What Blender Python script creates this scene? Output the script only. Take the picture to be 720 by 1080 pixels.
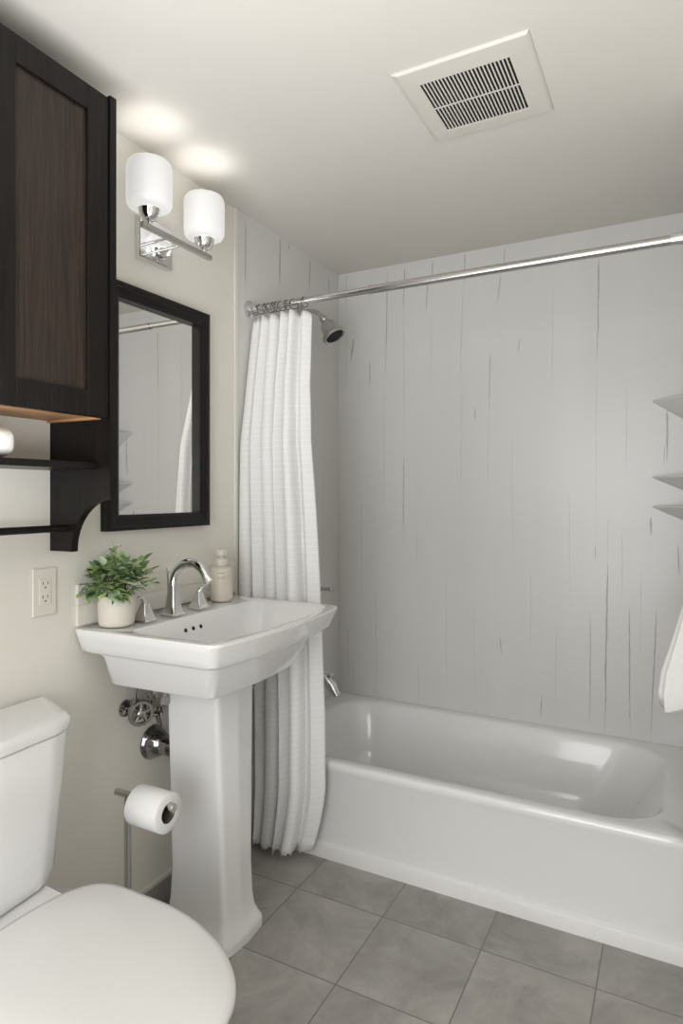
import bpy, bmesh, math, random
from mathutils import Vector, Matrix
PI = math.pi
random.seed(7)
for o in list(bpy.data.objects): bpy.data.objects.remove(o)
SC = bpy.context.scene
COL = SC.collection

# ------------------------------------------------------------------ camera
CAM = Vector((1.50, 0.0, 1.347))
cd = bpy.data.cameras.new('camera'); cam = bpy.data.objects.new('camera', cd); COL.objects.link(cam)
cam.location = CAM; cam.rotation_euler = (PI/2, 0, math.radians(27.7))
cd.sensor_fit = 'HORIZONTAL'; cd.sensor_width = 24; cd.lens = 24*672/720
cd.shift_y = -(540-521.5)/720; cd.clip_start = .02
SC.camera = cam

# ------------------------------------------------------------------ light
W = bpy.data.worlds.new('world'); SC.world = W; W.use_nodes = True
W.node_tree.nodes['Background'].inputs[0].default_value = (1, .98, .95, 1)
W.node_tree.nodes['Background'].inputs[1].default_value = .8
def area(name, loc, rot, sx, sy, power, col):
    l = bpy.data.lights.new(name, 'AREA'); l.shape = 'RECTANGLE'; l.size = sx; l.size_y = sy
    l.energy = power; l.color = col
    o = bpy.data.objects.new(name, l); COL.objects.link(o); o.location = loc; o.rotation_euler = rot; return o
# added soft fill lamp beyond the doorway behind the camera
area('rear_fill', (1.10, -1.05, 1.25), (PI/2, 0, 0), 1.6, 2.0, 46, (.97, .985, 1))
# added upward fill lamp, bounced off the ceiling to even out the room
area('upward_fill', (.90, .35, 1.20), (PI, 0, 0), 1.2, 1.2, 19, (.97, .985, 1))
def bulb(name, loc, power, r=.03):
    l = bpy.data.lights.new(name, 'POINT'); l.energy = power; l.shadow_soft_size = r; l.color = (1, .975, .94)
    o = bpy.data.objects.new(name, l); COL.objects.link(o); o.location = loc; return o
LAMP_Y = (1.404, 1.651); LAMP_X = .122
for y in LAMP_Y: bulb('sconce_bulb', (LAMP_X, y, 2.205), 1.05, .045)
SC.view_settings.view_transform = 'Standard'; SC.view_settings.look = 'None'
SC.view_settings.gamma = 1; SC.view_settings.use_curve_mapping = False
SC.view_settings.exposure = 0.10

# ------------------------------------------------------------------ materials
def mat(name, col, rough=.5, metal=0, bump=None, spec=None, coat=0, sub=0, vary=None):
    m = bpy.data.materials.new(name); m.use_nodes = True; nt = m.node_tree; b = nt.nodes['Principled BSDF']
    b.inputs['Base Color'].default_value = (*col, 1); b.inputs['Roughness'].default_value = rough
    b.inputs['Metallic'].default_value = metal
    if spec is not None: b.inputs['Specular IOR Level'].default_value = spec
    if coat: b.inputs['Coat Weight'].default_value = coat; b.inputs['Coat Roughness'].default_value = .05
    tc = nt.nodes.new('ShaderNodeTexCoord')
    if bump or vary:
        mp = nt.nodes.new('ShaderNodeMapping'); nt.links.new(tc.outputs['Object'], mp.inputs['Vector'])
    if bump:
        scale, strength, stretch = bump
        n = nt.nodes.new('ShaderNodeTexNoise'); n.inputs['Scale'].default_value = scale; n.inputs['Detail'].default_value = 4
        mp.inputs['Scale'].default_value = stretch
        nt.links.new(mp.outputs[0], n.inputs['Vector'])
        bp = nt.nodes.new('ShaderNodeBump'); bp.inputs['Strength'].default_value = strength; bp.inputs['Distance'].default_value = .002
        nt.links.new(n.outputs['Fac'], bp.inputs['Height']); nt.links.new(bp.outputs[0], b.inputs['Normal'])
    if vary:
        scale, col2, stretch = vary
        mp2 = nt.nodes.new('ShaderNodeMapping'); nt.links.new(tc.outputs['Object'], mp2.inputs['Vector']); mp2.inputs['Scale'].default_value = stretch
        n2 = nt.nodes.new('ShaderNodeTexNoise'); n2.inputs['Scale'].default_value = scale; n2.inputs['Detail'].default_value = 6
        nt.links.new(mp2.outputs[0], n2.inputs['Vector'])
        r = nt.nodes.new('ShaderNodeValToRGB'); r.color_ramp.elements[0].position = .35; r.color_ramp.elements[1].position = .68
        r.color_ramp.elements[0].color = (*col, 1); r.color_ramp.elements[1].color = (*col2, 1)
        nt.links.new(n2.outputs['Fac'], r.inputs['Fac']); nt.links.new(r.outputs[0], b.inputs['Base Color'])
    return m
M = {}
M['wall'] = mat('cream_paint', (.76, .735, .675), .6, bump=(60, .05, (1, 1, 1)))
M['ceil'] = mat('ceiling_paint', (.70, .672, .625), .75, bump=(80, .05, (1, 1, 1)))
M['white_trim'] = mat('white_trim', (.74, .72, .67), .35)
M['panel'] = mat('veined_panel', (.66, .655, .64), .28, vary=(2.0, (.685, .68, .665), (3, 3, .25)))
M['vein'] = mat('panel_vein', (.39, .39, .385), .3)
M['vein_faint'] = mat('panel_vein_faint', (.575, .57, .56), .3)
M['porcelain'] = mat('porcelain', (.80, .80, .80), .10, coat=.3)
M['tub'] = mat('tub_enamel', (.82, .82, .815), .14, coat=.3)
M['seat'] = mat('seat_plastic', (.80, .80, .79), .22)
M['chrome'] = mat('chrome', (.78, .78, .78), .08, 1)
M['darkchrome'] = mat('dark_chrome', (.34, .33, .32), .12, 1)
M['brushed'] = mat('brushed_metal', (.56, .555, .55), .2, 1)
M['ringmetal'] = mat('ring_metal', (.16, .155, .15), .3, 1)
M['mirror'] = mat('mirror_glass', (.95, .945, .93), .015, 1)
M['black'] = mat('black_void', (.01, .01, .01), .6)
M['gapgrey'] = mat('fan_dark', (.02, .02, .02), .8)
M['fan'] = mat('fan_plastic', (.68, .655, .60), .4)
M['espresso'] = mat('espresso_wood', (.0055, .0045, .004), .32, spec=.25, bump=(9, .3, (12, 12, .5)), vary=(7, (.010, .0075, .007), (14, 14, .6)))
M['espresso_panel'] = mat('espresso_veneer', (.013, .009, .007), .36, spec=.4, bump=(14, .4, (14, 14, .35)), vary=(9, (.036, .023, .017), (26, 26, .8)))
M['mirror_wood'] = mat('mirror_frame_wood', (.006, .0045, .004), .33, spec=.3, bump=(12, .5, (1, 14, 14)))
M['tan'] = mat('tan_wood', (.48, .27, .13), .5, vary=(6, (.40, .21, .10), (1, 1, 1)))
M['towel'] = mat('terry_cloth', (.82, .82, .80), .95, bump=(260, .8, (1, 1, 1)))
M['paper'] = mat('tissue_paper', (.82, .82, .81), .95, bump=(60, .12, (1, 1, 1)))
M['pot'] = mat('cream_pot', (.70, .665, .59), .5, bump=(30, .1, (1, 1, 1)))
M['soil'] = mat('soil', (.05, .04, .03), .9)
M['stem'] = mat('stem', (.12, .13, .06), .6)
M['bottle'] = mat('soap_bottle_plastic', (.66, .61, .53), .3)
M['bottlecap'] = mat('soap_pump_plastic', (.66, .63, .56), .35)
M['print'] = mat('label_print', (.25, .23, .20), .6)
M['outlet'] = mat('outlet_plastic', (.74, .71, .65), .35)
M['grout'] = mat('grout', (.42, .40, .37), .8)

def leafmat():
    m = bpy.data.materials.new('leaf'); m.use_nodes = True; nt = m.node_tree; b = nt.nodes['Principled BSDF']
    g = nt.nodes.new('ShaderNodeNewGeometry'); r = nt.nodes.new('ShaderNodeValToRGB')
    e = r.color_ramp.elements; e[0].color = (.07, .13, .055, 1); e[1].color = (.66, .74, .56, 1)
    for p, c in ((.2, (.14, .24, .10)), (.42, (.26, .40, .17)), (.62, (.42, .54, .16)), (.75, (.34, .48, .30)), (.88, (.54, .64, .44))):
        x = e.new(p); x.color = (*c, 1)
    nt.links.new(g.outputs['Random Per Island'], r.inputs['Fac']); nt.links.new(r.outputs[0], b.inputs['Base Color'])
    b.inputs['Roughness'].default_value = .4; return m
M['leaf'] = leafmat()

def tilemat():
    m = bpy.data.materials.new('slate_tile'); m.use_nodes = True; nt = m.node_tree; b = nt.nodes['Principled BSDF']; L = nt.links
    tc = nt.nodes.new('ShaderNodeTexCoord')
    mp = nt.nodes.new('ShaderNodeMapping'); L.new(tc.outputs['Object'], mp.inputs['Vector'])
    P = .3175; mp.inputs['Location'].default_value = (-.354/P, -1.860/P, 0); mp.inputs['Scale'].default_value = (1/P, 1/P, 1)
    br = nt.nodes.new('ShaderNodeTexBrick'); br.offset = 0; br.squash = 1
    for k, v in (('Scale', 1), ('Brick Width', 1), ('Row Height', 1), ('Mortar Size', .007), ('Mortar Smooth', .1), ('Bias', 0)): br.inputs[k].default_value = v
    br.inputs['Color1'].default_value = (0, 0, 0, 1); br.inputs['Color2'].default_value = (1, 1, 1, 1); br.inputs['Mortar'].default_value = (.5, .5, .5, 1)
    L.new(mp.outputs[0], br.inputs['Vector'])
    n = nt.nodes.new('ShaderNodeTexNoise'); n.inputs['Scale'].default_value = 4.5; n.inputs['Detail'].default_value = 9; n.inputs['Distortion'].default_value = .5
    n.inputs['Roughness'].default_value = .68
    # offset noise per tile
    mx = nt.nodes.new('ShaderNodeVectorMath'); mx.operation = 'MULTIPLY_ADD'; mx.inputs[1].default_value = (5, 5, 5)
    L.new(br.outputs['Color'], mx.inputs[0]); L.new(tc.outputs['Object'], mx.inputs[2]); L.new(mx.outputs[0], n.inputs['Vector'])
    r = nt.nodes.new('ShaderNodeValToRGB'); e = r.color_ramp.elements
    e[0].position = .28; e[0].color = (.27, .258, .24, 1); e[1].position = .75; e[1].color = (.56, .54, .51, 1)
    x = e.new(.5); x.color = (.40, .385, .362, 1)
    L.new(n.outputs['Fac'], r.inputs['Fac'])
    tv = nt.nodes.new('ShaderNodeMixRGB'); tv.blend_type = 'MULTIPLY'; tv.inputs[0].default_value = .16
    L.new(r.outputs[0], tv.inputs[1]); L.new(br.outputs['Color'], tv.inputs[2])
    mi = nt.nodes.new('ShaderNodeMixRGB'); mi.inputs[2].default_value = (.20, .19, .178, 1)
    L.new(br.outputs['Fac'], mi.inputs[0]); L.new(tv.outputs[0], mi.inputs[1]); L.new(mi.outputs[0], b.inputs['Base Color'])
    b.inputs['Roughness'].default_value = .42
    ad = nt.nodes.new('ShaderNodeMath'); ad.operation = 'SUBTRACT'; L.new(n.outputs['Fac'], ad.inputs[0]); L.new(br.outputs['Fac'], ad.inputs[1])
    bp = nt.nodes.new('ShaderNodeBump'); bp.inputs['Strength'].default_value = .35; bp.inputs['Distance'].default_value = .003
    L.new(ad.outputs[0], bp.inputs['Height']); L.new(bp.outputs[0], b.inputs['Normal'])
    return m
M['tile'] = tilemat()

def curtainmat():
    m = bpy.data.materials.new('waffle_cotton'); m.use_nodes = True; nt = m.node_tree; b = nt.nodes['Principled BSDF']; L = nt.links
    b.inputs['Base Color'].default_value = (.80, .80, .79, 1); b.inputs['Roughness'].default_value = .9
    b.inputs['Sheen Weight'].default_value = .15
    uv = nt.nodes.new('ShaderNodeUVMap'); sp = nt.nodes.new('ShaderNodeSeparateXYZ'); L.new(uv.outputs[0], sp.inputs[0])
    def wave(out, per):
        a = nt.nodes.new('ShaderNodeMath'); a.operation = 'MULTIPLY'; a.inputs[1].default_value = 2*PI/per; L.new(out, a.inputs[0])
        s = nt.nodes.new('ShaderNodeMath'); s.operation = 'SINE'; L.new(a.outputs[0], s.inputs[0])
        p = nt.nodes.new('ShaderNodeMath'); p.operation = 'GREATER_THAN'; p.inputs[1].default_value = .86; L.new(s.outputs[0], p.inputs[0]); return p.outputs[0]
    h = wave(sp.outputs[1], .0215); v = wave(sp.outputs[0], .016)
    v2 = nt.nodes.new('ShaderNodeMath'); v2.operation = 'MULTIPLY'; v2.inputs[1].default_value = .12; L.new(v, v2.inputs[0])
    mx = nt.nodes.new('ShaderNodeMath'); mx.operation = 'MAXIMUM'; L.new(h, mx.inputs[0]); L.new(v2.outputs[0], mx.inputs[1])
    bp = nt.nodes.new('ShaderNodeBump'); bp.inputs['Strength'].default_value = .5; bp.inputs['Distance'].default_value = .002
    L.new(mx.outputs[0], bp.inputs['Height']); L.new(bp.outputs[0], b.inputs['Normal'])
    c = nt.nodes.new('ShaderNodeMixRGB'); c.inputs[1].default_value = (.84, .84, .835, 1); c.inputs[2].default_value = (.895, .895, .89, 1)
    L.new(mx.outputs[0], c.inputs[0]); L.new(c.outputs[0], b.inputs['Base Color'])
    return m
M['curtain'] = curtainmat()

def shademat():
    m = bpy.data.materials.new('frosted_shade'); m.use_nodes = True; nt = m.node_tree; L = nt.links
    b = nt.nodes['Principled BSDF']; b.inputs['Base Color'].default_value = (.50, .50, .50, 1); b.inputs['Roughness'].default_value = .3
    b.inputs['Emission Color'].default_value = (1, .985, .96, 1); b.inputs['Emission Strength'].default_value = .36
    t = nt.nodes.new('ShaderNodeBsdfTransparent'); mx = nt.nodes.new('ShaderNodeMixShader'); mx.inputs[0].default_value = .86
    L.new(t.outputs[0], mx.inputs[1]); L.new(b.outputs[0], mx.inputs[2]); L.new(mx.outputs[0], nt.nodes['Material Output'].inputs['Surface'])
    return m
M['shade'] = shademat()

# ------------------------------------------------------------------ mesh helpers
def link(name, bm, m, parent=None, smooth=False, bevel=0, seg=2, sub=0, angle=35, recalc=True):
    if recalc: bmesh.ops.recalc_face_normals(bm, faces=bm.faces)
    me = bpy.data.meshes.new(name); bm.to_mesh(me); bm.free()
    ms = m if isinstance(m, (list, tuple)) else [m]
    for x in ms: me.materials.append(x)
    o = bpy.data.objects.new(name, me); COL.objects.link(o)
    if parent: o.parent = parent; o.matrix_parent_inverse = Matrix.Translation(-parent.location)
    if bevel:
        b = o.modifiers.new('bevel', 'BEVEL'); b.width = bevel; b.segments = seg; b.limit_method = 'ANGLE'; b.angle_limit = math.radians(30)
    if sub:
        s = o.modifiers.new('sub', 'SUBSURF'); s.levels = sub; s.render_levels = sub
    if smooth:
        for p in me.polygons: p.use_smooth = True
        if smooth != 'all':
            try:
                me.set_sharp_from_angle(angle=math.radians(angle))
            except Exception: pass
    return o
def empty(name, loc, label=None, cat=None, group=None):
    o = bpy.data.objects.new(name, None); COL.objects.link(o); o.location = loc; o.empty_display_size = .05
    if label: tag(o, label, cat, group)
    return o
def tag(o, label, cat, group=None):
    o['label'] = label; o['category'] = cat
    if group: o['group'] = group
    return o
def structure(o): o['kind'] = 'structure'; return o
def box(bm, x0, x1, y0, y1, z0, z1, mi=0):
    v = [bm.verts.new(p) for p in ((x0,y0,z0),(x1,y0,z0),(x1,y1,z0),(x0,y1,z0),(x0,y0,z1),(x1,y0,z1),(x1,y1,z1),(x0,y1,z1))]
    for f in ((0,3,2,1),(4,5,6,7),(0,1,5,4),(1,2,6,5),(2,3,7,6),(3,0,4,7)):
        q = bm.faces.new([v[i] for i in f]); q.material_index = mi
    return v
def BX(*a):
    bm = bmesh.new(); box(bm, *a); return bm
def tube(bm, pts, rad, n=16, cap=True):
    pts = [Vector(p) for p in pts]; R = rad if isinstance(rad, (list, tuple)) else [rad]*len(pts)
    rings = []; up = None
    for i, p in enumerate(pts):
        t = (pts[min(i+1, len(pts)-1)] - pts[max(i-1, 0)]).normalized()
        if up is None: up = Vector((0,0,1)) if abs(t.z) < .9 else Vector((0,1,0))
        a = t.cross(up).normalized(); b = a.cross(t).normalized(); up = b
        rx, ry = R[i] if isinstance(R[i], (list, tuple)) else (R[i], R[i])
        rings.append([bm.verts.new(p + a*math.cos(2*PI*k/n)*rx + b*math.sin(2*PI*k/n)*ry) for k in range(n)])
    for r0, r1 in zip(rings, rings[1:]):
        for k in range(n): bm.faces.new((r0[k], r0[(k+1)%n], r1[(k+1)%n], r1[k]))
    if cap: bm.faces.new(rings[0][::-1]); bm.faces.new(rings[-1])
def loft(bm, rings, cap0=True, cap1=True, mi=0):
    vr = [[bm.verts.new(p) for p in r] for r in rings]; n = len(vr[0])
    for r0, r1 in zip(vr, vr[1:]):
        for k in range(n):
            f = bm.faces.new((r0[k], r0[(k+1)%n], r1[(k+1)%n], r1[k])); f.material_index = mi
    if cap0: bm.faces.new(vr[0][::-1]).material_index = mi
    if cap1: bm.faces.new(vr[-1]).material_index = mi
def lathe(bm, prof, c, axis='z', n=32, cap0=True, cap1=True):
    c = Vector(c); rings = []
    for r, h in prof:
        ring = []
        for k in range(n):
            a = 2*PI*k/n; u, v = r*math.cos(a), r*math.sin(a)
            ring.append(c + (Vector((u, v, h)) if axis == 'z' else Vector((h, u, v)) if axis == 'x' else Vector((v, h, u))))
        rings.append(ring)
    loft(bm, rings, cap0, cap1)
def fillet(poly, rad, seg=8):
    out = []; n = len(poly)
    for i, p in enumerate(poly):
        r = rad[i] if isinstance(rad, (list, tuple)) else rad
        p = Vector(p); a = Vector(poly[i-1]); b = Vector(poly[(i+1) % n])
        if r <= 1e-5: out.append(p); continue
        da = (a-p).normalized(); db = (b-p).normalized(); ang = da.angle(db)
        d = min(r/math.tan(ang/2), (a-p).length*.48, (b-p).length*.48); rr = d*math.tan(ang/2)
        c = p + (da+db).normalized()*(rr/math.sin(ang/2))
        s = p+da*d-c; e = p+db*d-c
        a0 = math.atan2(s.y, s.x); a1 = math.atan2(e.y, e.x); dd = (a1-a0+PI) % (2*PI) - PI
        for k in range(seg+1): t = a0+dd*k/seg; out.append(c+Vector((math.cos(t), math.sin(t)))*rr)
    return out
def resample(poly, n):
    L = [0]; P = [Vector(p) for p in poly]; P.append(P[0])
    for a, b in zip(P, P[1:]): L.append(L[-1]+(b-a).length)
    out = []; j = 0
    for k in range(n):
        s = L[-1]*k/n
        while L[j+1] < s: j += 1
        t = (s-L[j])/max(1e-9, L[j+1]-L[j]); out.append(P[j].lerp(P[j+1], t))
    return out
def ring3(p2, z): return [Vector((p.x, p.y, z)) for p in p2]

# ------------------------------------------------------------------ room shell
H = 2.446; D = 2.818; AY = 1.984; RX = 1.532; RR = 1.95; RB = -.70
structure(link('floor', BX(-.1, RR+.1, -1.5, D+.1, -.1, 0), M['tile']))
structure(link('ceiling', BX(-.1, RR+.1, -1.5, D+.1, H, H+.1), M['ceil']))
structure(link('wall_left', BX(-.1, 0, RB-.1, AY, 0, H), M['wall']))
structure(link('wall_right', BX(RR, RR+.1, RB-.1, 2.02, 0, H), M['wall']))
bm = bmesh.new()   # wall behind the camera with the open doorway
box(bm, -.1, .55, RB-.1, RB, 0, H); box(bm, 1.62, RR+.1, RB-.1, RB, 0, H); box(bm, .55, 1.62, RB-.1, RB, 2.12, H)
structure(link('wall_rear', bm, M['wall']))

def vein_strip(bm, pts, wid, fn, rnd, mi=1):
    # a hairline vein of the panel: pts = (a, z, width factor) along the wall, laid into its face
    P = []
    for (a0, z0), (a1, z1) in zip(pts, pts[1:]):
        k = max(2, int(abs(z1-z0)/.02))
        for i in range(k): t = i/k; P.append((a0+(a1-a0)*t, z0+(z1-z0)*t))
    P.append(pts[-1]); n = len(P); vl = []; w = 0
    for i, (a, z) in enumerate(P):
        w += rnd.uniform(-.0011, .0011); w *= .9
        e = min(1, (i+.3)/(n*.15), (n-i-.7)/(n*.35)); ww = wid*max(.12, e)*rnd.uniform(.75, 1.2)/2
        vl.append((bm.verts.new(fn(a+w-ww, z)), bm.verts.new(fn(a+w+ww, z))))
    for (a, b), (c, d) in zip(vl, vl[1:]):
        f = bm.faces.new((a, b, d, c)); f.material_index = mi
def backpt(u, v):
    dx = (u-360)/672; c, s = math.cos(math.radians(27.7)), math.sin(math.radians(27.7))
    d = (-s+dx*c, c+dx*s); k = D/d[1]; return (CAM.x+d[0]*k, CAM.z+(521.5-v)/672*k)
def leftpt(u, v):
    dx = (u-360)/672; c, s = math.cos(math.radians(27.7)), math.sin(math.radians(27.7))
    d = (-s+dx*c, c+dx*s); k = -CAM.x/d[0]; return (d[1]*k, CAM.z+(521.5-v)/672*k)
rnd = random.Random(3)
bm = bmesh.new(); box(bm, -.1, RR+.1, D, D+.1, 0, H)
f0 = lambda a, z: (a, D-.0006, z)
# strong veins, then faint ones; measured along the panel as (x, height)
strong = [((408.6,283),(406,399),2.2),((456,276),(455,292),2.4),((451,294),(449,331),2.0),((490,267),(489.5,302),2.2),((532,262),(531,279),1.8),
 ((528,290),(524,321),2.0),((548,358),(546,371),2.0),((517,370),(515.5,436),1.8),((373,357),(369.5,381),4.2),((390,381),(389.8,410),2.2),
 ((631.5,267),(629,383),2.2),((425.5,480),(425.5,575),2.0),((640.5,592),(637.6,773),3.2),((621.8,643),(622.4,769),1.6),((663,638),(664.5,776),2.2),
 ((692,643),(685.6,780),2.4),((686,546),(686.6,565),4.2),((714.5,575),(716,609),2.6),((703,431),(703,489),3.2),((527,672),(528.5,691),1.8),((571.5,733),(570,760),2.0),
 ((426.5,281),(425,330),2.4),((500.5,431),(501,444),2.0),((365,288),(365.5,330),1.8),((627.5,575),(627.6,591),1.6),((700.5,470),(700.2,492),1.4)]
faint = [((425.5,330),(426,480),1.6),((488,302),(486,400),1.8),((487,400),(485,540),1.2),((439,560),(440,592),1.6),((661,410),(660,500),1.4),((367,655),(367.5,730),1.6),
 ((441,700),(441,742),1.6),((365.5,330),(365,420),1.4),((515,436),(514,520),1.2),((372.5,700),(372,731),1.4),((583,300),(582,420),1.2),((600,520),(601,640),1.2),
 ((470,600),(471,742),1.2),((405.5,399),(404,560),1.2),((540,460),(541,600),1.0),((381,520),(381,640),1.2),((655,560),(656,636),1.6),((676,600),(675,700),1.2),
 ((560,600),(559,700),1.0),((629,383),(628,575),1.2),((396,620),(397,735),1.4),((500,640),(501,750),1.2),((455,331),(454,410),1.2),((641,545),(640.5,592),1.4),((586,660),(586,766),1.2)]
for a, b, w in strong: vein_strip(bm, [backpt(*a), backpt(*b)], w*.0020, f0, rnd, 1)
for a, b, w in faint: vein_strip(bm, [backpt(*a), backpt(*b)], w*.0026, f0, rnd, 2)
structure(link('wall_back', bm, [M['panel'], M['vein'], M['vein_faint']], recalc=False))
bm = bmesh.new(); box(bm, -.1, .004, AY, D, 0, H)
f1 = lambda a, z: (.0046, a, z)
for a, b, w in [((257.8,231),(257.5,309),2.6),((294.5,251),(293.6,305),4.2),((326,273),(324.8,309),4.0),((346,293),(346,312),3.0),((304,258),(304,264),4.0)]:
    vein_strip(bm, [leftpt(*a), leftpt(*b)], w*.0020, f1, rnd, 1)
for y in (2.10, 2.33, 2.52, 2.66, 2.74): vein_strip(bm, [(y, rnd.uniform(1.4, 1.9)), (y+.004, rnd.uniform(.5, .9))], .003, f1, rnd, 2)
structure(link('wall_alcove_left', bm, [M['panel'], M['vein'], M['vein_faint']], recalc=False))
structure(link('wall_alcove_right', BX(RX, RR+.1, 2.02, D, 0, H), [M['panel']]))
structure(link('trim_1', BX(0, .008, AY-.016, AY+.004, .1, H), M['white_trim'], bevel=.002))
M['basegrey'] = mat('grey_base_tile', (.36, .35, .325), .45)
bm = bmesh.new(); box(bm, 0, .012, RB, AY-.017, 0, .085, 1); box(bm, 0, .016, RB, AY-.017, .085, .1)
structure(link('baseboard_left', bm, [M['white_trim'], M['basegrey']], bevel=.003))
# low backsplash ledge behind the basin
bm = bmesh.new(); box(bm, .0, .010, 1.243, 1.963, .975, 1.034); box(bm, .0, .009, 1.246, 1.963, 1.034, 1.037); box(bm, .0, .010, 1.243, 1.963, 1.037, 1.092)
structure(link('trim_2', bm, M['wall'], bevel=.0012))

# ------------------------------------------------------------------ bathtub
def rrect(x0, x1, y0, y1, r, n=120):
    p = fillet([(x0, y0), (x1, y0), (x1, y1), (x0, y1)], r, 12)
    # start each ring from the middle of its front side so rings line up
    m = Vector(((x0+x1)/2, y0)); p = [m] + p[13-13+1:] if False else p
    i = min(range(len(p)), key=lambda k: (p[k].y > y0+1e-4, -p[k].x if p[k].x < m.x else 9, ))
    p = p[i:]+p[:i]; p.insert(1, m); p = p[1:]+p[:1]
    return resample(p, n)
T = empty('bathtub', (.77, 2.42, 0), 'white enamel alcove bathtub with plain front apron on the tile floor', 'bathtub')
g = .003; ZT = .36
x0, x1, y0, y1 = g+.003, RX-g, 2.072, D-g
bm = bmesh.new(); R = []
R.append(ring3(rrect(x0, x1, y0, y1, .004), .012))
R.append(ring3(rrect(x0, x1, y0, y1, .004), ZT-.05))
R.append(ring3(rrect(x0, x1, y0-.010, y1, .006), ZT-.032))
R.append(ring3(rrect(x0, x1, y0-.012, y1, .008), ZT-.016))
R.append(ring3(rrect(x0, x1, y0-.008, y1, .008), ZT-.004))
R.append(ring3(rrect(x0, x1, y0, y1, .008), ZT))
R.append(ring3(rrect(x0+.075, x1-.05, y0+.035, y1-.045, .17), ZT+.001))
R.append(ring3(rrect(x0+.083, x1-.058, y0+.043, y1-.053, .17), ZT-.004))
R.append(ring3(rrect(x0+.090, x1-.070, y0+.050, y1-.062, .17), ZT-.018))
R.append(ring3(rrect(x0+.105, x1-.12, y0+.065, y1-.085, .17), ZT-.10))
R.append(ring3(rrect(x0+.125, x1-.19, y0+.085, y1-.110, .16), ZT-.20))
R.append(ring3(rrect(x0+.150, x1-.25, y0+.11, y1-.135, .14), .085))
R.append(ring3(rrect(x0+.185, x1-.29, y0+.145, y1-.170, .12), .062))
R.append(ring3(rrect(x0+.26, x1-.36, y0+.22, y1-.24, .08), .058))
loft(bm, R); link('basin', bm, M['tub'], T, smooth=True, angle=60)
bm = bmesh.new()   # rolled skirt along the floor
prof = [(2.074, .0), (2.058, .0), (2.057, .040), (2.060, .050), (2.068, .056), (2.074, .057)]
loft(bm, [[Vector((x, y, z)) for y, z in prof] for x in (x0, x1)]); link('skirt', bm, M['tub'], T, smooth=True, angle=30)
bm = bmesh.new(); lathe(bm, [(.03, 0), (.03, .003), (.022, .006), (.008, .007)], (x0+.30, 2.43, .058)); link('drain', bm, M['chrome'], T, smooth=True)

# ------------------------------------------------------------------ corner shelves
for i, (z, dp, lab) in enumerate(((1.72, .085, 'highest panel-grey corner shelf in the tub surround, alone above the other two'),
                     (1.419, .060, 'middle of the three panel-grey corner shelves in the tub surround'),
                     (1.302, .060, 'lowest panel-grey corner shelf in the tub surround, just beneath the middle one'))):
    A = Vector((1.416, D-.001, z)); B = Vector((RX-.001, D-.117, z)); Cn = Vector((RX-.001, D-.001, z))
    bm = bmesh.new()
    a, b, c = [bm.verts.new(p) for p in (A, B, Cn)]
    a1, b1 = bm.verts.new(A-Vector((0, 0, .006))), bm.verts.new(B-Vector((0, 0, .006))); c1 = bm.verts.new(Cn-Vector((0, 0, dp)))
    for f in ((a, b, c), (a, a1, b1, b), (a1, c1, b1), (a, c, c1, a1), (b, b1, c1, c)): bm.faces.new(f)
    tag(link('corner_shelf', bm, M['panel'], bevel=.001), lab, 'shelf', 'corner shelves in the tub surround')

# ------------------------------------------------------------------ shower rod, curtain, rings
RY, RZ = 2.06, 2.077
T = empty('shower_rod', (.0, RY, RZ), 'long polished metal shower curtain rod spanning the tub alcove', 'curtain rod')
bm = bmesh.new(); tube(bm, [(.01, RY, RZ), (.80, RY, RZ)], .0125, 24); link('inner_tube', bm, M['brushed'], T, smooth=True)
bm = bmesh.new(); tube(bm, [(.535, RY, RZ), (RX-.01, RY, RZ)], .0148, 24); tube(bm, [(.531, RY, RZ), (.537, RY, RZ)], .0155, 24); link('outer_tube', bm, M['brushed'], T, smooth=True)
for nm, xx, s in (('flange', .0045, 1), ('flange', RX-.0005, -1)):
    bm = bmesh.new(); lathe(bm, [(.034, 0), (.034, .006*s), (.024, .011*s), (.019, .014*s), (.017, .045*s)], (xx, RY, RZ), 'x'); link(nm, bm, M['chrome'], T, smooth=True)

# curtain cloth
NS, NT = 150, 90
bm = bmesh.new(); uvl = bm.loops.layers.uv.new('UVMap')
ztop, zbot = 2.045, .045
def lerp(a, b, t): return a+(b-a)*max(0, min(1, t))
CR = [0, .15, .33, .48, .69, .80, 1.0]; CA = [.018, .024, .022, .036, .036, .016]
def cpoint(s, t):
    # s across, t from the top down; soft bulges between sharp creases
    xl = .010; xr = .276 + .045*math.sin(min(1, t/.55)*PI/2) + .055*max(0, min(1, (t-.15)/.6))**.8
    if t > .88: xr -= .05*((t-.88)/.12)**1.5
    yc = lerp(RY, 1.985, t/.25)
    sw = s+.018*math.sin(3.2*t+6*s)*math.sin(PI*s)
    k = 0
    while k < 5 and sw > CR[k+1]: k += 1
    u = max(0, min(1, (sw-CR[k])/(CR[k+1]-CR[k])))
    sh = math.sin(PI*u)**.75
    amp = CA[k]*lerp(.7, 1.1, t*3)
    x = xl+(xr-xl)*s + .010*math.sin(2*PI*u)*lerp(.3, 1, t*2)*(1 if k % 2 else -1)
    y = yc+.030-amp*1.9*sh+.004*math.sin(15*s+5*t)
    z = ztop-(ztop-zbot)*t
    if t < .06: z -= (.012*(1-sh))*(1-t/.06)+(.014*(1-t/.06) if s < .10 else 0)
    z -= .012*math.sin(4.0*s+.6)*(t > .8)*(t-.8)/.2
    x = max(.008, x)
    y = min(y, 2.052) if t > .3 else min(y, RY+.03)
    return Vector((x, y, z))
rows = []
rj = random.Random(5)
jag = [rj.uniform(-.006, .012)*(1 if k % 2 else .3) for k in range(NS+1)]
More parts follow.
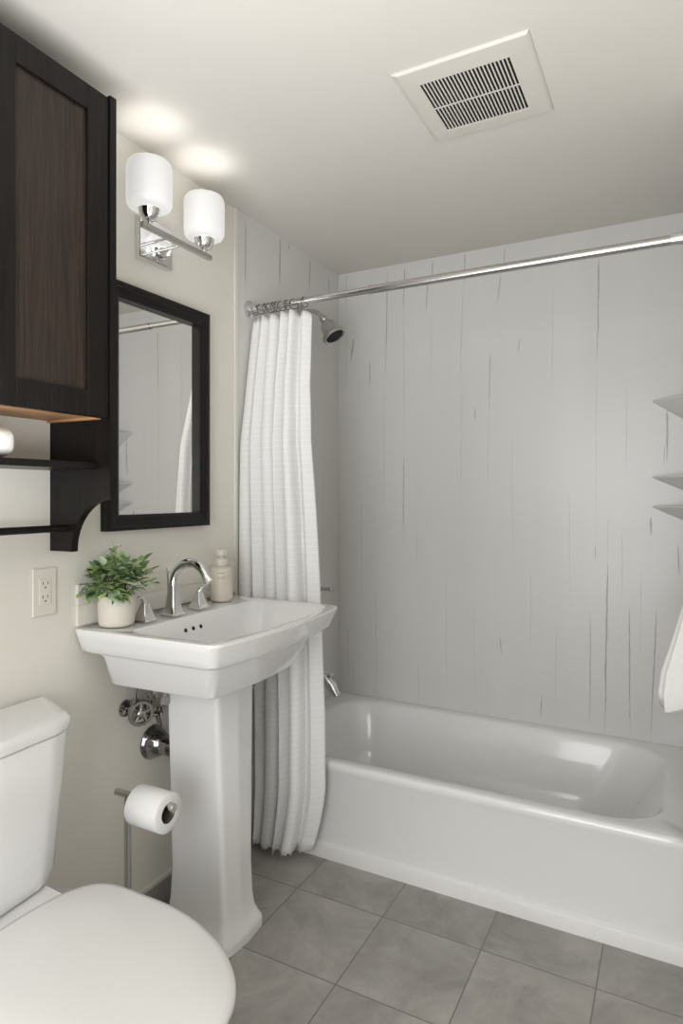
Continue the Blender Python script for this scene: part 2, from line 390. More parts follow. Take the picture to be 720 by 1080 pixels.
for j in range(NT+1):
    t = j/NT; row = []
    for i in range(NS+1):
        p = cpoint(i/NS, t)
        if j == NT: p.z -= jag[i]+.004
        row.append(bm.verts.new(p))
    rows.append(row)
for j in range(NT):
    for i in range(NS):
        f = bm.faces.new((rows[j][i], rows[j+1][i], rows[j+1][i+1], rows[j][i+1]))
        for l, (a, b) in zip(f.loops, ((i, j), (i, j+1), (i+1, j+1), (i+1, j))): l[uvl].uv = (a/NS*1.5, b/NT*2.0)
cu = link('shower_curtain', bm, M['curtain'], smooth='all', recalc=False)
so = cu.modifiers.new('thick', 'SOLIDIFY'); so.thickness = .0022; so.offset = 0
tag(cu, 'white waffle-weave shower curtain drawn to the left, hanging outside the tub', 'shower curtain')
ringx = [.035, .062, .085, .105, .122, .138, .160, .185, .215, .262]
proto = None
for i, x in enumerate(ringx):
    if proto is None:
        bm = bmesh.new(); P = []
        for k in range(25): a = 2*PI*k/24*.94+.2; P.append((.004*math.sin(a), (.018*math.sin(a)), .019*math.cos(a)-.003))
        tube(bm, P, .0016, 8); proto = link('curtain_ring', bm, M['ringmetal'], smooth='all'); o = proto
    else:
        o = proto.copy(); COL.objects.link(o)
    o.location = (x, RY, RZ-.0025); o.rotation_euler = (0, 0, random.uniform(-.5, .5))
    words = ['hard against the wall flange', 'second out from the wall', 'third out from the wall', 'fourth out from the wall', 'fifth out from the wall',
             'sixth out from the wall', 'seventh out from the wall', 'third from the bunch\'s right end', 'second from the bunch\'s right end', 'the farthest right, at the curtain\'s free edge']
    tag(o, 'small metal curtain ring on the shower rod, '+words[i], 'curtain ring', 'rings holding the shower curtain')

# ------------------------------------------------------------------ shower head, handle, spout (on alcove wall x = .004)
T = empty('wall_shower', (.004, 2.455, 2.16), 'brushed bell-shaped shower head on a bent arm from the left alcove wall', 'shower head')
bm = bmesh.new(); lathe(bm, [(.033, 0), (.033, .004), (.022, .012), (.013, .016)], (.0045, 2.455, 2.165), 'x'); link('flange', bm, M['brushed'], T, smooth=True)
bm = bmesh.new(); tube(bm, [(.008, 2.455, 2.165), (.045, 2.455, 2.167), (.075, 2.455, 2.162), (.098, 2.455, 2.148), (.117, 2.455, 2.128), (.128, 2.455, 2.115)], .0095); link('arm', bm, M['brushed'], T, smooth='all')
bm = bmesh.new()
lathe(bm, [(.010, -.010), (.015, -.006), (.0165, .004), (.013, .012), (.018, .018), (.027, .028), (.032, .046), (.035, .062), (.040, .072), (.048, .077), (.049, .081), (.045, .084), (.045, .090), (.041, .092), (.036, .088)], (0, 0, 0))
hd = link('head', bm, M['brushed'], None, smooth=True, angle=50)
hd.data.transform(Matrix.Translation((.122, 2.455, 2.122)) @ Matrix.Rotation(math.radians(146), 4, 'Y') @ Matrix.Scale(1.14, 4)); hd.parent = T; hd.matrix_parent_inverse = Matrix.Translation(-T.location)
bm = bmesh.new(); lathe(bm, [(.036, .086), (.036, .0885), (.02, .0895), (.005, .0895)], (0, 0, 0))
for k in range(10): a = 2*PI*k/10; lathe(bm, [(.003, .0885), (.002, .0925)], (.025*math.cos(a), .028*math.sin(a), 0), n=8)
hf = link('spray_face', bm, M['gapgrey'], None, smooth=True)
hf.data.transform(Matrix.Translation((.122, 2.455, 2.122)) @ Matrix.Rotation(math.radians(146), 4, 'Y') @ Matrix.Scale(1.14, 4)); hf.parent = T; hf.matrix_parent_inverse = Matrix.Translation(-T.location)

T = empty('shower_valve', (.004, 2.45, .93), 'chrome lever valve on the alcove wall, just past the curtain edge', 'shower valve')
bm = bmesh.new(); lathe(bm, [(.085, 0), (.083, .006), (.055, .014), (.034, .018), (.030, .05), (.026, .09), (.020, .10)], (.0045, 2.45, .93), 'x'); link('escutcheon', bm, M['brushed'], T, smooth=True)
bm = bmesh.new(); tube(bm, [(.09, 2.45, .930), (.125, 2.45, .931), (.158, 2.45, .932), (.168, 2.45, .933)], [.009, .007, .009, .012]); link('handle', bm, M['brushed'], T, smooth='all')

T = empty('tub_spout', (.004, 2.45, .53), 'chrome curved tub spout with a pull-up knob above the rim', 'tub spout')
bm = bmesh.new(); lathe(bm, [(.032, 0), (.032, .006), (.026, .012)], (.0045, 2.45, .535), 'x')
tube(bm, [(.01, 2.45, .535), (.06, 2.45, .543), (.10, 2.45, .542), (.135, 2.45, .530), (.165, 2.45, .507), (.185, 2.45, .475), (.190, 2.45, .468)], [.024, .025, .026, .026, .024, .021, .020]); link('spout_body', bm, M['chrome'], T, smooth=True, angle=50)
bm = bmesh.new(); lathe(bm, [(.006, 0), (.006, .024), (.012, .027), (.013, .033), (.008, .036)], (.158, 2.45, .528)); link('diverter_knob', bm, M['chrome'], T, smooth=True)

# ------------------------------------------------------------------ pedestal sink
ZS = .971; YC = 1.577
def sinkout(x0, x1, hb, hf, bow, r, n=200, rb=.01):
    pts = [(x0, YC-hb), (x1, YC-hf)]
    rad = [rb, r]
    for k in range(1, 12):
        t = k/12; pts.append((x1+bow*(1-(2*t-1)**2), YC-hf+2*hf*t)); rad.append(0)
    pts += [(x1, YC+hf), (x0, YC+hb)]; rad += [r, rb]
    p = fillet(pts, rad, 6); p = [Vector((x0, YC))]+p
    # start at the back middle
    return resample([p[0]]+p[1:], n)
T = empty('pedestal_sink', (.25, YC, 0), 'white rectangular pedestal sink with a bowed front, standing between toilet and tub', 'sink')
bm = bmesh.new(); R = []
def so(x0, x1, ya, yb, yc, yd, bow, r, z, rb=.01, n=200):
    # outline: back-left y, front-left y, front-right y, back-right y
    pts = [(x0, ya), (x1, yb)]; rad = [rb, r]
    for k in range(1, 12):
        t = k/12; pts.append((x1+bow*(1-(2*t-1)**2), yb+(yc-yb)*t)); rad.append(0)
    pts += [(x1, yc), (x0, yd)]; rad += [r, rb]
    return ring3(resample([Vector((x0, (ya+yd)/2))]+fillet(pts, rad, 6), n), z)
R.append(so(.070, .412, 1.312, 1.330, 1.735, 1.76, .016, .035, .803))
R.append(so(.070, .420, 1.304, 1.322, 1.743, 1.77, .016, .038, .810))
R.append(so(.070, .446, 1.276, 1.296, 1.800, 1.83, .020, .038, .888))
R.append(so(.060, .452, 1.270, 1.288, 1.815, 1.845, .022, .036, .897))
R.append(so(.030, .464, 1.258, 1.272, 1.868, 1.885, .026, .034, .9005))
R.append(so(.014, .471, 1.250, 1.264, 1.890, 1.905, .027, .034, .908))
R.append(so(.012, .475, 1.244, 1.259, 1.897, 1.908, .028, .034, .925))
R.append(so(.012, .484, 1.236, 1.253, 1.905, 1.912, .030, .034, .945))
R.append(so(.012, .490, 1.229, 1.248, 1.909, 1.914, .031, .034, .964))
R.append(so(.012, .488, 1.230, 1.249, 1.908, 1.913, .031, .034, ZS))
R.append(so(.016, .483, 1.235, 1.255, 1.902, 1.908, .031, .034, ZS+.001))
R.append(so(.160, .462, 1.275, 1.283, 1.874, 1.874, .028, .05, ZS-.001, .03))
R.append(so(.168, .453, 1.288, 1.296, 1.861, 1.861, .026, .05, ZS-.009, .03))
R.append(so(.182, .432, 1.322, 1.328, 1.827, 1.827, .022, .06, ZS-.050, .05))
R.append(so(.205, .400, 1.377, 1.377, 1.777, 1.777, .015, .07, ZS-.100, .06))
R.append(so(.250, .350, 1.507, 1.507, 1.647, 1.647, .008, .03, ZS-.118, .03))
R.append(so(.280, .320, 1.557, 1.557, 1.597, 1.597, .004, .01, ZS-.120, .01))
loft(bm, R); link('basin', bm, M['porcelain'], T, smooth=True, angle=32)
# pedestal column
def ped(xb, xf, hw, z, r=.012, yc=1.572):
    return ring3(resample([Vector((xb, yc))]+fillet([(xb, yc-hw), (xf, yc-hw), (xf+.008, yc), (xf, yc+hw), (xb, yc+hw)], [.004, r, 0, r, .004], 6), 120), z)
bm = bmesh.new()
R = [ped(.100, .352, .100, 0, .03), ped(.100, .352, .100, .020, .03), ped(.102, .350, .098, .030, .03), ped(.108, .340, .089, .045, .025), ped(.113, .330, .080, .070, .02), ped(.116, .324, .075, .11, .015), ped(.12, .320, .072, .20),
     ped(.12, .316, .080, .45), ped(.12, .312, .090, .70), ped(.12, .311, .096, .8125)]
loft(bm, R); link('pedestal', bm, M['porcelain'], T, smooth=True, angle=40)
# overflow holes: small dark discs with rims on the sloping back of the bowl
for k, yy in enumerate((1.497, 1.532, 1.567)):
    bm = bmesh.new(); lathe(bm, [(.0062, -.004), (.0062, .0012), (.0048, .0014)], (0, 0, 0), 'x', 16)
    oh = link('overflow_hole', bm, M['gapgrey'], T, smooth=True); oh.data.transform(Matrix.Translation((.1785, yy, ZS-.038)) @ Matrix.Rotation(math.radians(-17), 4, 'Y'))
bm = bmesh.new(); lathe(bm, [(.022, 0), (.022, .003), (.014, .005), (.004, .006)], (.30, YC, ZS-.120)); link('drain', bm, M['chrome'], T, smooth=True)

# ------------------------------------------------------------------ faucet (one widespread set)
FY = 1.512; FX = .115
T = empty('faucet', (FX, FY, ZS), 'chrome high-arc basin faucet with flared base, between two lever handles', 'faucet')
bm = bmesh.new()
def sq(cx, cy, z, hx, hy, r): return ring3(resample([Vector((cx-hx, cy))]+fillet([(cx-hx, cy-hy), (cx+hx, cy-hy), (cx+hx, cy+hy), (cx-hx, cy+hy)], r, 4), 40), z)
loft(bm, [sq(FX, FY, ZS+.0015, .030, .030, .004), sq(FX, FY, ZS+.006, .030, .030, .004), sq(FX, FY, ZS+.010, .025, .025, .004), sq(FX, FY, ZS+.03, .019, .019, .005), sq(FX, FY, ZS+.07, .0150, .0150, .005), sq(FX, FY, ZS+.095, .0145, .0145, .006)])
P = [(FX, FY, ZS+.085)]; Rr = [(.0145, .0145)]
for k in range(0, 15):
    a = PI - PI*.86*k/14; P.append((FX+.068+.068*math.cos(a), FY, ZS+.100+.066*math.sin(a))); Rr.append((.0145-.001*k/14, .0135-.004*math.sin(PI*k/14)))
P.append((FX+.142, FY, ZS+.112)); Rr.append((.0175, .0105))
tube(bm, P, Rr, 16)
link('spout', bm, M['chrome'], T, smooth=True, angle=45)
bm = bmesh.new(); tube(bm, [(FX-.018, FY-.004, ZS+.060), (FX-.018, FY-.004, ZS+.132)], .0028, 8); lathe(bm, [(.003, 0), (.0055, .004), (.0065, .014), (.004, .018)], (FX-.018, FY-.004, ZS+.130), n=12)
link('lift_rod', bm, M['chrome'], T, smooth=True)
FT = T
def handle(y, flip):
    x = .108
    bm = bmesh.new()
    loft(bm, [sq(x, y, ZS+.0015, .028, .028, .004), sq(x, y, ZS+.006, .028, .028, .004), sq(x, y, ZS+.010, .0235, .0235, .004), sq(x, y, ZS+.030, .0165, .0175, .004), sq(x, y, ZS+.054, .010, .0115, .004)])
    t = link('handle', bm, M['chrome'], FT, smooth=True, angle=45)
    bm = bmesh.new()
    tube(bm, [(x, y, ZS+.050), (x+.001, y+.004*flip, ZS+.062), (x+.002, y+.014*flip, ZS+.071), (x+.003, y+.022*flip, ZS+.0745), (x+.004, y+.031*flip, ZS+.0745)],
         [(.0095, .0095), (.0095, .0075), (.009, .006), (.0085, .004), (.006, .003)], 12)
    lv = link('lever', bm, M['chrome'], None, smooth='all'); lv.parent = t
handle(1.400, -1)
handle(1.640, 1)

# ------------------------------------------------------------------ potted plant
PX, PY = .080, 1.318
T = empty('potted_plant', (PX, PY, ZS), 'small leafy green plant in a cream pot on the sink\'s left corner', 'plant')
bm = bmesh.new(); lathe(bm, [(.040, .0015), (.047, .004), (.050, .012), (.0525, .088), (.0515, .090), (.048, .088), (.047, .078)], (PX, PY, ZS)); link('pot', bm, M['pot'], T, smooth=True, angle=50)
bm = bmesh.new(); lathe(bm, [(.0468, .070), (.045, .078), (.02, .082)], (PX, PY, ZS)); link('soil', bm, M['soil'], T, smooth=True)
bs, bl = bmesh.new(), bmesh.new(); rl = random.Random(21)
def leaf(bm, p, d, n, L, w):
    d = d.normalized(); sd = d.cross(n).normalized(); n = sd.cross(d).normalized()
    prof = [(0, .10), (.18, .62), (.42, 1.0), (.68, .82), (.88, .38), (1, .03)]
    rows = []
    for t, ww in prof:
        c = p+d*(L*t)-n*(L*.22*t*t); rows.append([bm.verts.new(c-sd*(w*ww)+n*(w*ww*.35)), bm.verts.new(c), bm.verts.new(c+sd*(w*ww)+n*(w*ww*.35))])
    for a, b in zip(rows, rows[1:]):
        for k in (0, 1): bm.faces.new((a[k], a[k+1], b[k+1], b[k]))
base = Vector((PX, PY, ZS+.082))
for k in range(54):
    a = rl.uniform(0, 2*PI); el = math.acos(rl.uniform(.02, 1)); R0 = rl.uniform(.060, .100) if k < 44 else rl.uniform(.105, .135)
    dr = Vector((math.sin(el)*math.cos(a)*.85, math.sin(el)*math.sin(a)*1.0, math.cos(el)*1.05))
    tip = base+dr*R0+Vector((0, 0, .008)); 
    if tip.x < .022: tip.x = .022+rl.uniform(0, .03)
    if tip.z < ZS+.060: tip.z = ZS+.060
    mid = base.lerp(tip, .5)+Vector((0, 0, .012))
    pts = [base+Vector((dr.x*.018, dr.y*.018, -.004)), mid, tip]
    tube(bs, pts, [.0011, .001, .0007], 5)
    ax = (tip-mid).normalized()
    nl = rl.randint(5, 8)
    for q in range(nl):
        t = 1 - q*.10 if q else 1
        p = mid.lerp(tip, max(0, t)) if t > 0 else mid
        if q == 0: d = ax+Vector((rl.uniform(-.3, .3), rl.uniform(-.3, .3), .1))
        else:
            side = ax.cross(Vector((0, 0, 1))); side = side.normalized() if side.length > .1 else Vector((1, 0, 0))
            side = Matrix.Rotation(rl.uniform(-.8, .8)+(PI if q % 2 else 0), 3, ax) @ side
            d = ax*.7+side*1.0
        L = rl.uniform(.025, .040)
        if p.x+d.normalized().x*L < .014: d.x = abs(d.x)*.3
        up = Vector((rl.uniform(-.4, .4), rl.uniform(-.4, .4), 1))
        leaf(bl, p, d, up, L, rl.uniform(.0075, .0110))
link('stems', bs, M['stem'], T, smooth='all'); link('foliage', bl, M['leaf'], T, smooth='all', recalc=False)

# ------------------------------------------------------------------ soap bottle
BXx, BY = .080, 1.795
T = empty('soap_bottle', (BXx, BY, ZS), 'beige pump soap bottle at the sink\'s back corner beside the curtain', 'bottle')
bm = bmesh.new(); lathe(bm, [(.034, .0015), (.038, .004), (.040, .012), (.040, .108), (.038, .116), (.030, .122), (.018, .125)], (BXx, BY, ZS)); link('bottle_body', bm, M['bottle'], T, smooth=True, angle=50)
bm = bmesh.new(); lathe(bm, [(.022, .125), (.0225, .127), (.0225, .148), (.020, .151)], (BXx, BY, ZS)); link('collar', bm, M['bottlecap'], T, smooth=True)
bm = bmesh.new(); lathe(bm, [(.012, .150), (.012, .158), (.021, .160), (.0225, .162), (.0225, .178), (.019, .183)], (BXx, BY, ZS)); tube(bm, [(BXx+.008, BY-.004, ZS+.172), (BXx+.026, BY-.010, ZS+.171)], .0055, 10); link('pump_head', bm, M['bottlecap'], T, smooth=True)
bm = bmesh.new()   # printed lines of the label, curved round the bottle
def arc(bm, a0, a1, z0, z1, r):
    k = 8; vs = [[bm.verts.new((BXx+r*math.cos(a0+(a1-a0)*i/k), BY+r*math.sin(a0+(a1-a0)*i/k), z)) for z in (z0, z1)] for i in range(k+1)]
    for a, b in zip(vs, vs[1:]): bm.faces.new((a[0], b[0], b[1], a[1]))
ac = math.radians(-55)
arc(bm, ac-.30, ac+.25, ZS+.1015, ZS+.1040, .0403); arc(bm, ac-.30, ac+.9, ZS+.0900, ZS+.0908, .0403); arc(bm, ac-.30, ac+.35, ZS+.0840, ZS+.0858, .0403)
link('label_print', bm, M['print'], T)

# ------------------------------------------------------------------ plumbing under the sink
T = empty('drain_pipe', (.004, 1.545, .66), 'chrome drain trap with round wall flange behind the pedestal', 'pipe')
def pq(u, v, y=None, x=None):
    pass
bm = bmesh.new(); lathe(bm, [(.054, 0), (.053, .006), (.050, .008), (.046, .022), (.038, .040), (.030, .052)], (.001, 1.540, .548), 'x'); link('wall_flange', bm, M['darkchrome'], T, smooth=True, angle=50)
bm = bmesh.new(); tube(bm, [(.01, 1.540, .548), (.09, 1.541, .547)], .019); tube(bm, [(.048, 1.540, .548), (.080, 1.541, .547)], .031, 10)
link('trap_arm', bm, M['darkchrome'], T, smooth=True)
bm = bmesh.new(); tube(bm, [(.125, 1.432, .800), (.125, 1.432, .765), (.125, 1.434, .745)], [.037, .037, .030]); tube(bm, [(.125, 1.434, .75), (.120, 1.440, .725), (.112, 1.455, .722), (.112, 1.475, .718), (.110, 1.51, .712)], .020)
link('tailpiece', bm, M['darkchrome'], T, smooth=True)
def valve(y, z, turn, lab):
    t = empty('shutoff_valve', (.002, y, z), lab, 'valve', 'shutoff valves under the sink')
    bm = bmesh.new(); lathe(bm, [(.026, 0), (.025, .004), (.012, .010)], (.001, y, z), 'x'); link('wall_flange', bm, M['darkchrome'], t, smooth=True)
    bm = bmesh.new(); tube(bm, [(.006, y, z), (.055, y, z)], .0085); tube(bm, [(.042, y, z-.004), (.042, y, z+.030)], .009); tube(bm, [(.042, y, z+.018), (.042, y, z+.034)], .013, 6)
    link('body', bm, M['darkchrome'], t, smooth=True)
    bm = bmesh.new(); tube(bm, [(.042, y, z+.03), (.043, y+.003, z+.06), (.049, y+.008, z+.095), (.062, y+.012, z+.118)], .0045); link('supply_line', bm, M['darkchrome'], t, smooth=True)
    bm = bmesh.new()
    lathe(bm, [(.029, .018), (.037, .021), (.040, .026), (.037, .031), (.029, .031), (.027, .025), (.029, .018)], (0, 0, 0), 'x', 24, False, False)
    for k in range(5): a = .3+2*PI/5*k; tube(bm, [(.025, 0, 0), (.025, .031*math.cos(a), .031*math.sin(a))], .005, 8)
    lathe(bm, [(.007, -.02), (.007, .012), (.012, .014), (.012, .034), (.007, .037)], (0, 0, 0), 'x', 16)
    hw = link('handwheel', bm, M['darkchrome'], t, smooth=True); hw.data.transform(Matrix.Translation((.055, y, z)) @ Matrix.Rotation(turn, 4, 'Z'))
valve(1.425, .690, -.45, 'chrome shutoff valve under the sink, the left one with its round wheel facing out')
valve(1.478, .662, .85, 'chrome shutoff valve under the sink, its wheel turned edge-on beside the pedestal')

# ------------------------------------------------------------------ wall mirror
T = empty('wall_mirror', (0, 1.56, 1.61), 'tall rectangular mirror in a dark wood frame above the sink', 'mirror')
y0, y1, z0, z1, fw = 1.330, 1.789, 1.238, 1.985, .047
bm = bmesh.new()
prof = [(0, .002), (0, .033), (.010, .035), (.014, .032), (.020, .034), (.026, .031), (.038, .030), (fw, .026), (fw, .002)]
rings = []
for i, x in prof: rings.append([Vector((x, y0+i, z0+i)), Vector((x, y1-i, z0+i)), Vector((x, y1-i, z1-i)), Vector((x, y0+i, z1-i))])
loft(bm, rings, False, False); link('frame', bm, M['mirror_wood'], T)
link('glass', BX(.003, .008, y0+fw-.004, y1-fw+.004, z0+fw-.004, z1-fw+.004), M['mirror'], T)

# ------------------------------------------------------------------ wall cabinet over the toilet
XD = .205; XF = .224; CY0, CY1 = .495, 1.180; CB, CT = 1.545, 2.355
T = empty('wall_cabinet', (0, .84, 1.2), 'dark espresso wall cabinet with doors, open shelf and towel rail above the toilet', 'cabinet')
def side(ya, yb):
    bm = bmesh.new(); pts = [(.001, CT+.006), (.001, 1.195), (.085, 1.195)]
    for k in range(13): a = PI-PI/2*k/12; pts.append((.225+.14*math.cos(a), 1.195+.14*math.sin(a)))
    pts.append((.228, 1.335)); pts.append((.228, CT+.006))
    loft(bm, [[Vector((x, y, z)) for x, z in pts] for y in (ya, yb)]); return bm
link('side_panel', side(CY1-.020, CY1), M['espresso'], T); link('side_panel', side(CY0, CY0+.020), M['espresso'], T)
link('top_panel', BX(.001, XF-.022, CY0+.020, CY1-.020, CT-.02, CT), M['espresso'], T)
link('bottom_panel', BX(.001, XF-.022, CY0+.020, CY1-.020, CB, CB+.018), M['tan'], T)
link('back_panel', BX(.001, .006, CY0+.020, CY1-.020, CB+.018, CT-.02), M['tan'], T)
link('batten', BX(.007, XF-.03, CY1-.034, CY1-.0205, CB-.006, CB-.0002), M['tan'], T)
mid = (CY0+CY1)/2
for a, b in ((CY0+.022, mid-.0015), (mid+.0015, CY1-.0225)):
    d = link('door', BX(XD, XF-.008, a+.05, b-.05, CB-.005+.05, CT-.05), M['espresso_panel'], T)
    bm = bmesh.new(); w = .063; za, zb = CB-.005, CT
    box(bm, XD, XF, a, a+w, za, zb); box(bm, XD, XF, b-w, b, za, zb); box(bm, XD, XF, a+w, b-w, za, za+w); box(bm, XD, XF, a+w, b-w, zb-w, zb)
    fr = link('door_frame', bm, M['espresso'], d, bevel=.0018); fr.matrix_parent_inverse = Matrix.Identity(4)
    fr.parent = d
link('shelf', BX(.001, .186, CY0+.020, CY1-.020, 1.412, 1.429), M['espresso'], T, bevel=.001)
bm = bmesh.new(); tube(bm, [(.072, CY0+.0195, 1.258), (.072, CY1-.0195, 1.258)], .0095, 20); link('towel_rail', bm, M['espresso'], T, smooth=True)

# folded towel on the open shelf
bm = bmesh.new(); R = []
ys = [.60, .608, .63, .905, .935, .945, .949]; sc = [.82, .93, 1, 1, .97, .86, .70]
for y, s in zip(ys, sc):
    ring = []
    for k in range(40):
        a = 2*PI*k/40; cx, cz = math.cos(a), math.sin(a)
        ex = .55; x = .098+.068*s*math.copysign(abs(cx)**ex, cx); z = .037*s*math.copysign(abs(cz)**ex, cz)*(1-.12*cx)
        ring.append(Vector((x, y, 1.4305+.037+z+.0)))
    R.append(ring)
zmin = min(p.z for r in R for p in r)
for r in R:
    for p in r: p.z += 1.4298-zmin
loft(bm, R)
ft = link('folded_towel', bm, M['towel'], smooth='all')
tag(ft, 'rolled white towel lying on the dark cabinet\'s open shelf', 'towel')

# ------------------------------------------------------------------ wall sconce
T = empty('wall_sconce', (0, 1.53, 2.15), 'chrome two-light wall sconce with frosted cylinder shades above the mirror', 'wall lamp')
link('backplate', BX(.001, .022, 1.466, 1.610, 2.088, 2.222), M['chrome'], T, bevel=.002)
zb = 2.136
for y in (1.497, 1.560):
    bm = bmesh.new(); tube(bm, [(.020, y, zb+.004), (LAMP_X-.008, y, zb+.004)], .0042, 12); link('arm', bm, M['chrome'], T, smooth=True)
link('crossbar', BX(LAMP_X-.008, LAMP_X+.008, 1.372, 1.683, zb-.008, zb+.008), M['brushed'], T, bevel=.0015)
for y in LAMP_Y:
    bm = bmesh.new(); lathe(bm, [(.007, .007), (.007, .016), (.022, .022), (.029, .036), (.032, .050), (.0335, .052), (.030, .054)], (LAMP_X, y, zb), n=32); cup = link('shade_holder', bm, M['chrome'], T, smooth=True, angle=50)
    bm = bmesh.new()
    lathe(bm, [(.028, .052), (.050, .053), (.060, .058), (.0655, .068), (.0665, .082), (.0665, .170), (.0635, .184), (.058, .191), (.0555, .189), (.061, .181), (.0635, .168), (.0635, .082), (.060, .068), (.050, .058), (.028, .056)], (LAMP_X, y, zb), n=48, cap0=False, cap1=False)
    link('lamp_shade', bm, M['shade'], T, smooth='all')

# ------------------------------------------------------------------ wall outlet
T = empty('electrical_outlet', (0, 1.18, 1.08), 'cream wall outlet with two sockets, left of the sink plant', 'outlet')
oy0, oy1, oz0, oz1 = 1.104, 1.176, 1.023, 1.150
ocy, ocz = (oy0+oy1)/2, (oz0+oz1)/2
link('cover_plate', BX(.0005, .006, oy0, oy1, oz0, oz1), M['outlet'], T, bevel=.003, seg=3)
link('socket_face', BX(.006, .0085, ocy-.017, ocy+.017, ocz-.034, ocz+.034), M['outlet'], T, bevel=.0008)
for s in (-1, 1):
    bm = bmesh.new(); c = ocz+s*.018
    box(bm, .0084, .0088, ocy-.0085, ocy-.0065, c+.001, c+.010); box(bm, .0084, .0088, ocy+.0065, ocy+.0085, c+.002, c+.009); lathe(bm, [(.0025, .0084), (.0025, .0088)], (0, ocy, c-.006), 'x', 12)
    link('socket_slots', bm, M['gapgrey'], T)
bm = bmesh.new(); box(bm, .0084, .0090, ocy-.006, ocy+.006, ocz-.0035, ocz+.0035); link('reset_button', bm, M['outlet'], T)

# ------------------------------------------------------------------ ceiling exhaust fan
T = empty('exhaust_fan', (1.015, 1.715, H), 'square cream exhaust fan grille set into the ceiling', 'ceiling fan vent')
x0, x1, y0, y1 = .838, 1.192, 1.535, 1.888; gx0, gx1, gy0, gy1 = .895, 1.135, 1.598, 1.833
def rc(x0, x1, y0, y1, z): return [Vector((x0, y0, z)), Vector((x1, y0, z)), Vector((x1, y1, z)), Vector((x0, y1, z))]
bm = bmesh.new()
loft(bm, [rc(x0, x1, y0, y1, H-.0005), rc(x0, x1, y0, y1, H-.004), rc(x0+.016, x1-.006, y0+.004, y1-.006, H-.010), rc(gx0, gx1, gy0, gy1, H-.012), rc(gx0, gx1, gy0, gy1, H-.0085)], False, False)
link('grille_frame', bm, M['fan'], T, bevel=.002)
bm = bmesh.new(); loft(bm, [rc(gx0-.0005, gx1+.0005, gy0-.0005, gy1+.0005, H-.0092), rc(gx0-.0005, gx1+.0005, gy0-.0005, gy1+.0005, H-.001)], False, True)
link('fan_cavity', bm, M['gapgrey'], T)
bm = bmesh.new(); n = 24
for k in range(n+1):
    c = gx0+(gx1-gx0)*k/n; box(bm, c-.0019, c+.0019, gy0, gy1, H-.0120, H-.0090)
box(bm, gx0, gx1, (gy0+gy1)/2-.0015, (gy0+gy1)/2+.0015, H-.0123, H-.0095)
link('grille_slats', bm, M['fan'], T)

# ------------------------------------------------------------------ toilet
TY = .873
T = empty('toilet', (.4, TY, 0), 'white toilet with closed oval lid and tapered tank under the dark cabinet', 'toilet')
def tank(x0, x1, hb, hf, z, r=.06):
    pts = [(x0, TY-hb), (x1-.02, TY-hf), (x1, TY-hf+.05), (x1+.008, TY), (x1, TY+hf-.05), (x1-.02, TY+hf), (x0, TY+hb)]
    return ring3(resample([Vector((x0, TY))]+fillet(pts, [.01, r*.5, r, 0, r, r*.5, .01], 8), 140), z)
bm = bmesh.new()
loft(bm, [tank(.035, .182, .170, .143, .424), tank(.030, .192, .185, .158, .430), tank(.028, .198, .195, .168, .46), tank(.024, .210, .235, .182, .68), tank(.022, .215, .248, .189, .778), tank(.022, .212, .245, .185, .781)])
link('tank', bm, M['porcelain'], T, smooth=True, angle=50)
bm = bmesh.new()
loft(bm, [tank(.016, .214, .254, .189, .783, .08), tank(.014, .219, .258, .193, .786, .08), tank(.013, .221, .260, .195, .800, .08), tank(.014, .220, .259, .194, .810, .08), tank(.020, .213, .252, .187, .818, .08), tank(.040, .195, .228, .166, .821, .08)])
link('tank_lid', bm, M['porcelain'], T, smooth=True, angle=50)
BP = [3.0]
def oval(xb, xf, hw, z, n=120, sq_=.0, p=2.3):
    out = []; xc = xb+(xf-xb)*.40
    for k in range(n):
        a = 2*PI*k/n; c, s = math.cos(a), math.sin(a)
        e = 2/p
        if c >= 0: x = xc+(xf-xc)*abs(c)**(2/1.95); y = hw*math.copysign(abs(s)**(2/1.95), s)
        else: x = xc-(xc-xb)*abs(c)**(2/BP[0]); y = hw*math.copysign(abs(s)**(2/2.3), s)
        out.append(Vector((x, TY+y, z)))
    return out
bm = bmesh.new()
R = [oval(.10, .62, .125, 0), oval(.10, .62, .125, .03), oval(.12, .60, .105, .06), oval(.12, .60, .105, .16), oval(.10, .67, .14, .26), oval(.06, .745, .185, .34), oval(.04, .775, .200, .38), oval(.04, .778, .200, .392)]
loft(bm, R); link('bowl', bm, M['porcelain'], T, smooth='all')
bm = bmesh.new()   # deck under the tank
loft(bm, [ring3(resample([Vector((.02, TY))]+fillet([(.02, TY-w), (.28, TY-w2), (.28, TY+w2), (.02, TY+w)], .03, 6), 80), z) for w, w2, z in ((.12, .12, .30), (.15, .135, .38), (.155, .137, .412), (.150, .132, .420))])
link('deck', bm, M['porcelain'], T, smooth=True, angle=50)
BP[0] = 6.0
bm = bmesh.new(); R = [oval(.255, .790, .203, .393), oval(.250, .795, .208, .397), oval(.250, .795, .208, .407), oval(.255, .790, .203, .411)]; loft(bm, R); link('seat', bm, M['seat'], T, smooth=True, angle=60)
bm = bmesh.new(); R = [oval(.240, .800, .209, .413), oval(.235, .806, .214, .417), oval(.235, .806, .214, .424), oval(.239, .802, .210, .430), oval(.252, .788, .197, .4335), oval(.34, .71, .12, .4380), oval(.45, .58, .05, .4390)]; loft(bm, R); link('lid', bm, M['seat'], T, smooth=True, angle=60)

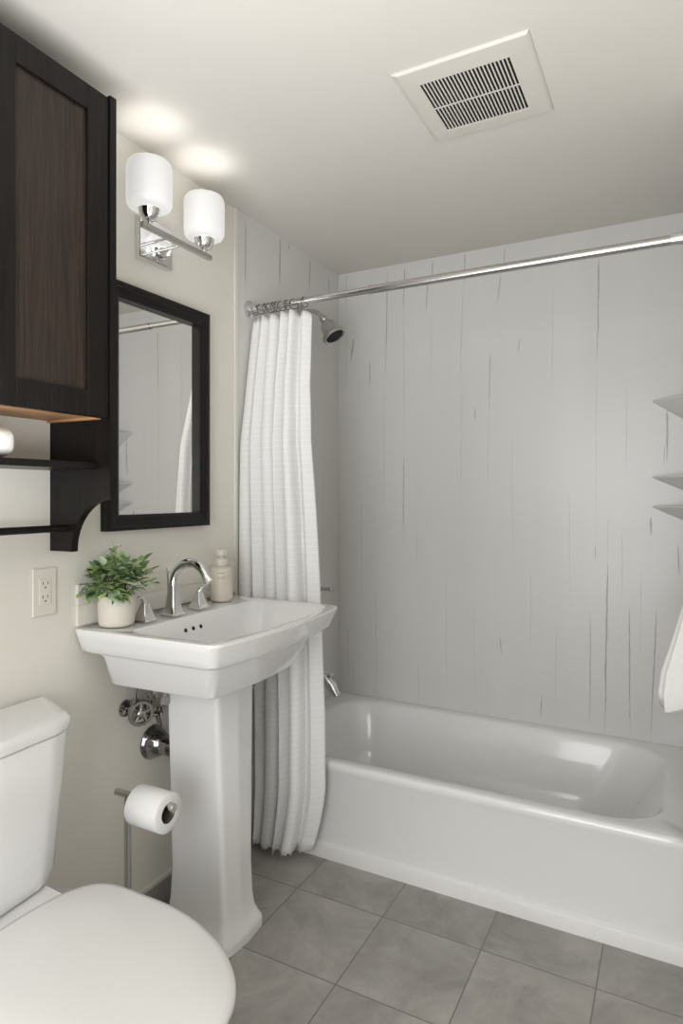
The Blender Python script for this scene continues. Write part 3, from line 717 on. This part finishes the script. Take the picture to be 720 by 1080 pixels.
# ------------------------------------------------------------------ toilet paper stand and roll
SY = 1.279; SX = .165; AZ = .521
T = empty('toilet_paper_stand', (SX, SY, 0), 'freestanding chrome toilet paper stand between toilet and sink', 'toilet paper holder')
bm = bmesh.new(); lathe(bm, [(.075, 0), (.075, .008), (.070, .012), (.012, .014)], (SX, SY, 0)); link('base', bm, M['brushed'], T, smooth=True)
bm = bmesh.new(); tube(bm, [(SX, SY, .013), (SX, SY, AZ)], .0098, 20); link('post', bm, M['brushed'], T, smooth=True)
bm = bmesh.new(); tube(bm, [(.122, SY, AZ), (.327, SY, AZ)], .0095, 20); lathe(bm, [(.0095, 0), (.0125, .002), (.0125, .010), (.010, .013)], (.320, SY, AZ), 'x'); link('arm', bm, M['brushed'], T, smooth=True)
bm = bmesh.new(); r0, r1 = .0265, .0515; cz = AZ-.0168
lathe(bm, [(r0, .0), (r1-.002, 0), (r1, .002), (r1, .108), (r1-.002, .110), (r0, .110), (r0, 0)], (.203, SY, cz), 'x', 48, False, False)
tp = empty('toilet_paper_roll', (.25, SY, cz), 'full white toilet paper roll hung on the freestanding chrome stand', 'toilet paper')
link('paper', bm, M['paper'], tp, smooth=True, angle=50)
bm = bmesh.new(); lathe(bm, [(r0-.0004, .001), (r0-.0004, .109), (r0-.0012, .109), (r0-.0012, .001), (r0-.0004, .001)], (.203, SY, cz), 'x', 40, False, False)
link('core', bm, mat('cardboard', (.10, .085, .07), .8), tp, smooth=True)

# ------------------------------------------------------------------ hanging towel on the alcove end wall
T = empty('towel_hook', (1.605, 2.02, 1.36), 'small chrome wall hook holding the white towel', 'hook')
bm = bmesh.new(); lathe(bm, [(.022, 0), (.022, -.005), (.010, -.009)], (1.605, 2.0195, 1.36), 'y'); tube(bm, [(1.605, 2.012, 1.36), (1.605, 1.965, 1.358), (1.605, 1.955, 1.378)], .006); link('hook', bm, M['chrome'], T, smooth=True)
bm = bmesh.new(); R = []
for z, hw, th in ((.768, .135, .020), (.772, .142, .026), (.80, .146, .030), (.86, .138, .032), (.95, .112, .034), (1.05, .086, .036), (1.18, .056, .034), (1.28, .034, .028), (1.345, .016, .014), (1.352, .010, .008)):
    ring = []
    for k in range(72):
        a = 2*PI*k/72; f = 1+.14*math.sin(9*a+z*2)
        zz = z+(.020*math.sin(3*a+.5) if z < .78 else 0)
        ring.append(Vector((1.605+hw*math.cos(a)*(1+.04*math.sin(9*a)), 1.966+th*math.sin(a)*f, zz)))
    R.append(ring)
loft(bm, R); tag(link('hanging_towel', bm, M['towel'], smooth='all'), 'white cloth towel hanging at the right edge beside the tub', 'towel')
